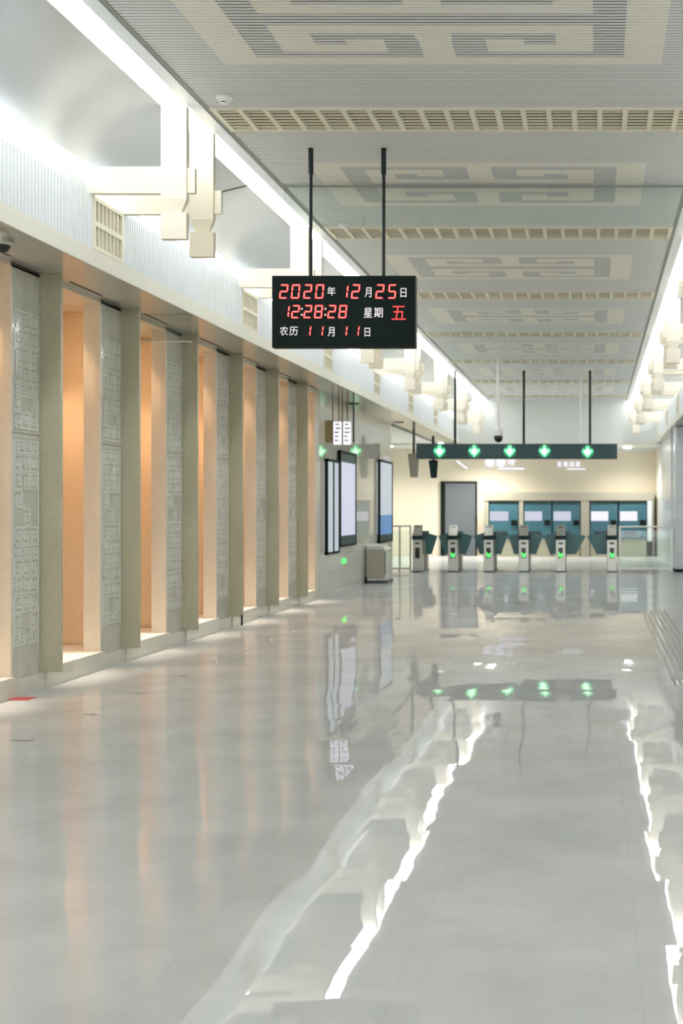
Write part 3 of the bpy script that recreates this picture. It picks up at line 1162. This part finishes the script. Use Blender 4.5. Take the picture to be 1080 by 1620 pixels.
# ------------------------------------------------------------------ hanging monitors under the sign
def monitor(px0, px1, py0, py1, Y, m, lab, top):
    x0, x1, z0, z1 = PX(px0, Y), PX(px1, Y), PZ(py1, Y), PZ(py0, Y)
    o = empty('hanging_monitor', ((x0 + x1) / 2, Y, z1))
    w, h = (x1 - x0) / 2, z1 - z0
    b = MB().frustum((-w * 0.62, w * 0.62, 0.05, 0.17, -h), (-w, w, -0.04, 0.12, 0))
    build('casing', b, m, o, bevel=0.006)
    build('screen', MB().frustum((-w * 0.5, w * 0.5, 0.034, 0.04, -h * 0.9), (-w * 0.85, w * 0.85, -0.035, -0.03, -h * 0.1)), M['teal_dark'] if m is M['black'] else M['frame_grey'], o)
    build('bracket', MB().box(-0.03, 0.03, 0.03, 0.06, 0, top - z1), M['steel_dark'], o)
    tag(o, lab, 'monitor', 'monitors hanging beside the gate sign')


monitor(678, 692, 728, 756, 31.08, M['black'], 'dark tapered monitor hanging under the left end of the gate sign', PZ(725.8, YG))
monitor(645, 663, 718, 755, 32.4, M['frame_grey'], 'grey tapered monitor hanging just left of the gate sign', Z_SOF - 0.004)

# ------------------------------------------------------------------ ticket gates
def make_gate():
    root = empty('ticket_gate', (0, 0, 0))
    w = 0.12
    ped = MB()
    ped.box(-w, w, 0, 0.30, 0.02, 0.80)
    build('pedestal', ped, M['steel'], root, bevel=0.008)
    build('rear_pedestal', MB().box(-w, w, 0.95, 1.25, 0.02, 0.80), M['steel'], root, bevel=0.008)
    build('plinth', MB().box(-w - 0.01, w + 0.01, -0.01, 1.26, 0.0, 0.025), M['steel_dark'], root)
    top = MB().prism_x([(-0.03, 0.80), (1.27, 0.80), (1.27, 0.95), (1.18, 1.0), (0.20, 1.0), (-0.03, 0.88)], -w - 0.012, w + 0.012)
    build('housing', top, M['teal_dark'], root, bevel=0.01)
    rd = MB().prism_x([(-0.02, 0.905), (0.02, 0.89), (0.22, 1.14), (0.16, 1.16)], -w * 0.9, w * 0.9)
    r = build('card_reader', rd, M['steel'], root, bevel=0.006)
    build('reader_neck', MB().box(-0.06, 0.06, 0.12, 0.20, 0.98, 1.12), M['black'], root)
    build('slot_plate', MB().box(-0.06, 0.06, -0.006, 0.0, 0.685, 0.735), M['steel_dark'], root)
    return root


def wing(root, sgn, reach):
    w = 0.12 * sgn
    o = MB()
    if reach < 0.6:
        pts = [(w, 0.97), (w + sgn * reach, 0.88), (w + sgn * reach * 0.50, 0.42), (w, 0.42)]
    else:
        pts = [(w, 0.93), (w + sgn * reach * 0.62, 0.74), (w + sgn * reach * 0.97, 0.62), (w + sgn * reach * 0.7, 0.56),
               (w + sgn * reach * 0.4, 0.46), (w + sgn * reach * 0.2, 0.40), (w, 0.40)]
    if sgn > 0: pts = list(reversed(pts))
    o.prism_y(pts, 0.58, 0.61)
    build('flap', o, M['teal'], root)


GATES = [660, 716, 772.5, 828, 886.5, 967.5]
gname = ['leftmost gate of the row, its arrow panel dark, next to the glass rail', 'second gate from the dark-panel one, lit green',
         'third gate in the row, under the second green arrow from the left', 'fourth gate in the row, lit green arrow',
         'fifth gate in the row, on the narrow side of the wide lane', 'last gate of the row, between the wide lane and the right glass rail']
gl = ['steel ticket gate with an unlit black panel beside the glass rail, leftmost of six',
      'steel ticket gate with lit green arrow, next to the one with the unlit panel',
      'steel ticket gate with lit green arrow, third of six from the left',
      'steel ticket gate with lit green arrow, fourth of six from the left',
      'steel ticket gate with lit green arrow on the left side of the wide lane',
      'steel ticket gate with lit green arrow beside the right-hand glass railing']
YGT = 31.2
for i, px in enumerate(GATES):
    g = make_gate()
    g.location = (PX(px, YGT), YGT, 0)
    pn = build('arrow_panel', MB().box(-0.055, 0.055, -0.008, 0.0, 0.34, 0.60), M['plastic_dark'], g)
    if i > 0:
        ar = MB()
        ar.prism_y(list(reversed([(-0.045, 0.50), (-0.045, 0.40), (0.0, 0.35), (0.045, 0.38), (0.05, 0.48), (0.03, 0.46), (0.0, 0.435), (-0.02, 0.46)])), -0.012, -0.008)
        build('arrow', ar, M['gate_green'], pn)
    gap_l = 0 if i == 0 else (GATES[i] - GATES[i - 1])
    gap_r = 0 if i == 5 else (GATES[i + 1] - GATES[i])
    for sgn, gp in ((-1, gap_l), (1, gap_r)):
        if gp:
            lane = gp * YGT / FPX - 0.24
            wing(g, sgn, lane / 2 - 0.012)
    tag(g, gl[i], 'ticket gate', 'row of ticket gates')

# ------------------------------------------------------------------ glass railings beside the gates
def railing(x0, x1, Y, z1, lab, posts):
    o = empty('glass_railing', ((x0 + x1) / 2, Y, 0))
    h = (x1 - x0) / 2
    build('handrail', MB().box(-h, h, -0.025, 0.025, z1 - 0.04, z1), M['steel'], o, bevel=0.01)
    build('pane', MB().box(-h + 0.03, h - 0.03, -0.006, 0.006, 0.10, z1 - 0.12), M['glass_green'], o)
    for p in posts:
        q = build('post', MB().box(p - (x0 + x1) / 2 - 0.022, p - (x0 + x1) / 2 + 0.022, -0.022, 0.022, 0, z1 - 0.04), M['steel'], o)
    build('base_rail', MB().box(-h, h, -0.03, 0.03, 0.06, 0.10), M['steel'], o)
    tag(o, lab, 'railing', 'glass railings')


railing(PX(618, 31.4), PX(650, 31.4), 31.4, PZ(831, 31.4), 'short steel and glass railing left of the ticket gates', [PX(632, 31.4), PX(649, 31.4), PX(619, 31.4)])
railing(PX(978, 31.4), PX(1063, 31.4), 31.4, PZ(832, 31.4), 'steel and glass railing right of the ticket gates by the white column', [PX(980, 31.4), PX(1062, 31.4)])

# ------------------------------------------------------------------ ticket machines in the far wall
YM = 41.2
alc = empty('machine_surround', (0, YM, 0))
fx0, fx1 = PX(766, YM), PX(1034, YM)
zt = PZ(779, YM)
build('top_band', MB().box(fx0, fx1, -0.05, Y_FAR - YM - 0.01, PZ(792, YM), zt), M['frame_grey'], alc)
fills = [(766, 772.5), (820.5, 827.5), (918.5, 932), (1032, 1034)]
for a, b in fills:
    build('upright', MB().box(PX(a, YM), PX(b, YM), -0.03, Y_FAR - YM - 0.01, 0, PZ(792, YM)), M['frame_grey'], alc)
build('white_panel', MB().box(PX(1023.5, YM), PX(1031, YM), -0.04, Y_FAR - YM - 0.01, 0.5, PZ(792, YM)), M['cool_white'], alc)
tag(alc, 'grey surround framing the row of teal ticket machines on the far wall', 'surround')
mlab = ['teal ticket machine standing alone at the door end of the row',
        'teal ticket machine, left of the middle pair',
        'teal ticket machine, right of the middle pair',
        'teal ticket machine, left of the pair beside the white panel',
        'teal ticket machine next to the white panel, last of the row']
for i, (a, b) in enumerate(((773, 820), (828, 872.5), (873.5, 918), (933, 977), (978.5, 1023))):
    x0, x1 = PX(a, YM), PX(b, YM)
    o = empty('ticket_machine', ((x0 + x1) / 2, YM, 0))
    w = (x1 - x0) / 2 - 0.01
    zt2 = PZ(793, YM)
    z_sh = PZ(852, YM)
    D = Y_FAR - YM - 0.05
    build('upper_body', MB().box(-w, w, 0, D, PZ(798.5, YM), zt2), M['teal_trim'], o)
    build('body', MB().box(-w, w, 0.0, D, z_sh, PZ(798.5, YM)), M['machine'], o, bevel=0.01)
    build('base', MB().box(-w, w, 0.03, D, 0, z_sh), M['machine_low'], o)
    dd = (a, b)
    sx0 = -w + 0.05 * w; sx1 = -w + 1.32 * w
    s_ = build('screen', MB().box(sx0, sx1, -0.012, 0, PZ(824, YM), PZ(809, YM)), M['screen_white'] if i > 2 else M['screen_lav'], o)
    build('coin_box', MB().box(w * 0.50, w * 0.92, -0.06, 0, PZ(831, YM), PZ(823, YM)), M['black'], o)
    build('tray', MB().box(-w * 0.7, w * 0.25, -0.05, 0, PZ(847, YM), PZ(841, YM)), M['steel_dark'], o)
    tag(o, mlab[i], 'ticket machine', 'teal ticket machines')

# door and small things on the far wall
d = MB().box(PX(704, 42), PX(752, 42), Y_FAR - 0.06, Y_FAR, 0.0, PZ(764, 42))
struct('door_1', d, M['door_grey'])
struct('door_1_frame', MB().box(PX(697, 42), PX(704, 42), Y_FAR - 0.10, Y_FAR, 0.0, PZ(764, 42)).box(PX(752, 42), PX(754.5, 42), Y_FAR - 0.08, Y_FAR, 0.0, PZ(764, 42)).box(PX(697, 42), PX(754.5, 42), Y_FAR - 0.10, Y_FAR, PZ(764, 42), PZ(761.5, 42)), M['black'])

# lit wall lettering: out of focus in the photo, so only bright strokes
def lit_sign(px0, px1, py0, py1, lab, seed, icon):
    Y = Y_FAR - 0.10
    o = empty('lit_wall_sign', (PX((px0 + px1) / 2, Y), Y, PZ(py1, Y)))
    s_ = (px1 - px0) / 2 * Y / FPX
    h = (py1 - py0) * Y / FPX
    x = -s_
    if icon:
        for q in range(2):
            r = h * 0.36
            pts = [(x + r + r * math.cos(t * math.pi / 8), h * 0.55 + r * math.sin(t * math.pi / 8)) for t in range(16)]
            build('icon', MB().prism_y(pts, 0, 0.03), M['sign_lit'], o)
            x += 2 * r + 0.05
    rg = random.Random(seed)
    ch = h * 0.62
    while x + ch < s_:
        g_ = MB()
        for b_ in range(3):
            zz = h * 0.35 + ch * (0.12 + 0.33 * b_)
            g_.box(x + 0.02 * rg.random(), x + ch - 0.03 * rg.random(), 0, 0.03, zz, zz + ch * 0.16)
        xx = x + ch * rg.choice((0.3, 0.5))
        g_.box(xx, xx + ch * 0.18, 0.001, 0.031, h * 0.35, h * 0.35 + ch)
        build('character', g_, M['sign_lit'], o)
        x += ch + 0.035
    build('underline', MB().box(-s_ * 0.3, s_, 0, 0.02, 0.0, h * 0.14), M['sign_lit'], o)
    tag(o, lab, 'lit sign', 'lit signs on the far wall')


lit_sign(767, 829, 722, 743, 'white lit characters with round icons on the beige far wall', 2, True)
lit_sign(881, 926, 730, 743, 'smaller white lit characters on the far wall under the rightmost arrows', 5, False)
o = empty('slanted_bar', (PX(730, 41.8), 41.8, PZ(735, 41.8)))  # slanted white bar that glows, set on the far wall
tb = build('glow_bar', MB().box(-0.20, 0.20, -0.02, 0.02, -0.03, 0.03), M['sign_lit'], o)
build('backplate', MB().box(-0.22, 0.22, 0.02, 0.06, -0.04, 0.04), M['plastic_white'], o)
o.rotation_euler = (0, math.radians(38), 0)
tag(o, 'small slanted glowing white bar on the beige far wall between the two first arrows', 'light')

# ------------------------------------------------------------------ left glazed wall: displays, hanging sign, cabinet
XW = -4.82


def YX(px): return 2 * 4820.0 / (VPX - px) * 1.0


def wall_display(name, px0, px1, z0, z1, lab, screen, bars=(), header=0.0, footer=0.0):
    ya, yb = YX(px0), YX(px1)
    o = empty(name, (XW, ya, z0))
    D = yb - ya
    H = z1 - z0
    build('frame', MB().box(0, 0.05, 0, 0.06, 0, H).box(0, 0.05, D - 0.06, D, 0, H).box(0, 0.05, 0, D, H - 0.05, H).box(0, 0.05, 0, D, 0, 0.04), M['black'], o)
    sc_ = build('screen', MB().box(0, 0.035, 0.06, D - 0.06, 0.04 + footer, H - 0.05 - header), screen, o)
    if header: build('header', MB().box(0, 0.042, 0.06, D - 0.06, H - 0.05 - header, H - 0.05), M['teal_trim'], o)
    if footer: build('footer', MB().box(0, 0.042, 0.06, D - 0.06, 0.04, 0.04 + footer), M['teal_trim'], o)
    for y in bars:
        build('mullion', MB().box(0, 0.05, D * y - 0.03, D * y + 0.03, 0.04, H - 0.05), M['black'], o)
    tag(o, lab, 'display', 'framed displays on the glazed wall')
    return o


wall_display('display_case', 513.5, 533.5, 0.74, 2.46, 'narrow black-framed pale display case beside the last stone niche', M['screen_pale'], bars=(0.52,))
wall_display('display_screen', 534.5, 560, 0.84, 2.66, 'large black-framed lavender screen on the glazed wall above the cabinet', M['screen_lav'], header=0.16, footer=0.17)
ds = wall_display('display_screen', 597.5, 618, 0.80, 2.66, 'farther tall display with pale blue top and blue foot near the railing', M['screen_pale'], footer=0.14)
Dl = YX(618) - YX(597.5)
build('lower_screen', MB().box(0, 0.037, 0.07, Dl - 0.07, 0.18, 0.62), M['screen_blue'], ds)

YH = 22.7
hs = empty('hanging_sign', (0, YH, PZ(703, YH)))
hz = PZ(667, YH) - hs.location.z
topz = Z_SOF - 0.004 - hs.location.z
build('side_box', MB().box(PX(514, YH), PX(527, YH), 0, 0.14, 0.03, hz + 0.02), M['bronze'], hs, bevel=0.004)
build('lit_panel', MB().box(PX(527, YH), PX(553, YH), 0.0, 0.12, 0.0, hz), M['sign_lit'], hs)
build('divider', MB().box(PX(540.5, YH), PX(542.5, YH), -0.006, 0.0, -0.01, hz), M['bronze'], hs)
marks = MB()
rg = random.Random(4)
for c0 in (529, 544):
    for r_ in range(5):
        zz = 0.06 + r_ * 0.072
        a = PX(c0 + rg.random() * 2, YH); b = a + 0.05 + 0.05 * rg.random()
        marks.box(a, b, -0.004, 0, zz, zz + 0.025)
build('marks', marks, M['frame_grey'], hs)
for px in (525, 534.5, 540.5, 548.5):
    build('rod', MB().box(PX(px, YH) - 0.011, PX(px, YH) + 0.011, 0.05, 0.072, hz, topz), M['bronze'], hs)
tag(hs, 'small lit white sign on bronze rods hanging under the soffit beyond the niches', 'sign')
ph = build('hanging_rod', MB().box(PX(559, 25) - 0.015, PX(559, 25) + 0.015, 25, 25.03, PZ(700, 25), Z_SOF - 0.004), M['steel_dark'])
tag(ph, 'single thin grey rod hanging from the soffit beyond the lit sign', 'rod')

kb = empty('service_cabinet', (-4.765, 26.4, 0))
kw = PX(611, 26.4) + 4.765
body = MB().prism_y([(0.0, 0.06), (kw, 0.06), (kw, 0.70), (kw - 0.10, 0.78), (0.0, 0.78)], 0, 0.75)
build('body', body, M['dado'], kb, bevel=0.008)
build('door', MB().box(0.02, kw - 0.05, -0.010, 0.0, 0.10, 0.72), M['frame_grey'], kb)
build('handle', MB().box(kw - 0.035, kw - 0.018, -0.02, -0.0, 0.18, 0.66), M['steel_dark'], kb)
build('top', MB().box(-0.02, kw - 0.09, -0.02, 0.76, 0.78, 0.81), M['plastic_white'], kb)
build('plinth', MB().box(0.0, kw + 0.02, 0.0, 0.76, 0.0, 0.06), M['steel_dark'], kb)
build('foot', MB().box(-0.04, 0.01, -0.03, 0.02, 0.0, 0.13), M['black'], kb)
tag(kb, 'low pale grey metal service cabinet standing against the glazed wall', 'cabinet')
eb = build('exit_light', MB().box(XW, XW + 0.02, YX(541), YX(546), 0.52, 0.60), M['gate_green'])
tag(eb, 'tiny green indicator light low on the pale dado', 'light')

# ------------------------------------------------------------------ floor details
for i in range(9):
    y = 8.51 + 1.09 * i
    o = empty('floor_dot', (-3.85, y, 0))  # floor mark: pale disc over a dark dash
    build('disc', MB().lathe(0, 0, [(0.022, 0.0035), (0.024, 0.0)], 16), M['dot'], o)
    sc2 = MB()
    pts = [(0.085 * math.cos(t * math.pi / 10), 0.018 * math.sin(t * math.pi / 10)) for t in range(20)]
    sc2.v = [(a, b, 0.0012) for a, b in pts]; sc2.f = [tuple(range(20))]
    build('dash', sc2, M['dash'], o)
    tag(o, 'small pale floor stud with grey scuff along the left wall, %s of the line' % ORD[i], 'floor stud', 'floor dots')

tp = empty('tactile_strip', (0, 0, 0))
for i in range(6):
    x = 0.715 + 0.068 * i
    build('ridge', MB().box(x - 0.017, x + 0.017, 11.55, 19.3, 0.0, 0.005), M['tactile'], tp)
st = MB()
for i in range(12):
    for j in range(6):
        st.lathe(0.70 + 0.05 * i, 11.2 + 0.05 * j, [(0.010, 0.006), (0.016, 0.0)], 8)
build('dots', st, M['dot'], tp)
tag(tp, 'grey ribbed tactile guide strip on the right part of the floor', 'tactile strip')
rt = build('floor_tape', MB().box(-4.80, -4.62, 10.3, 10.46, 0.0, 0.003), M['red_tape'])
tag(rt, 'small red tape mark on the floor at the foot of the first relief panel', 'tape')
bt = build('wall_clip', MB().box(-4.665, -4.645, 16.66, 16.68, 0.02, 0.16), M['black'])
tag(bt, 'small black clip hanging below the fourth stone fin', 'clip')
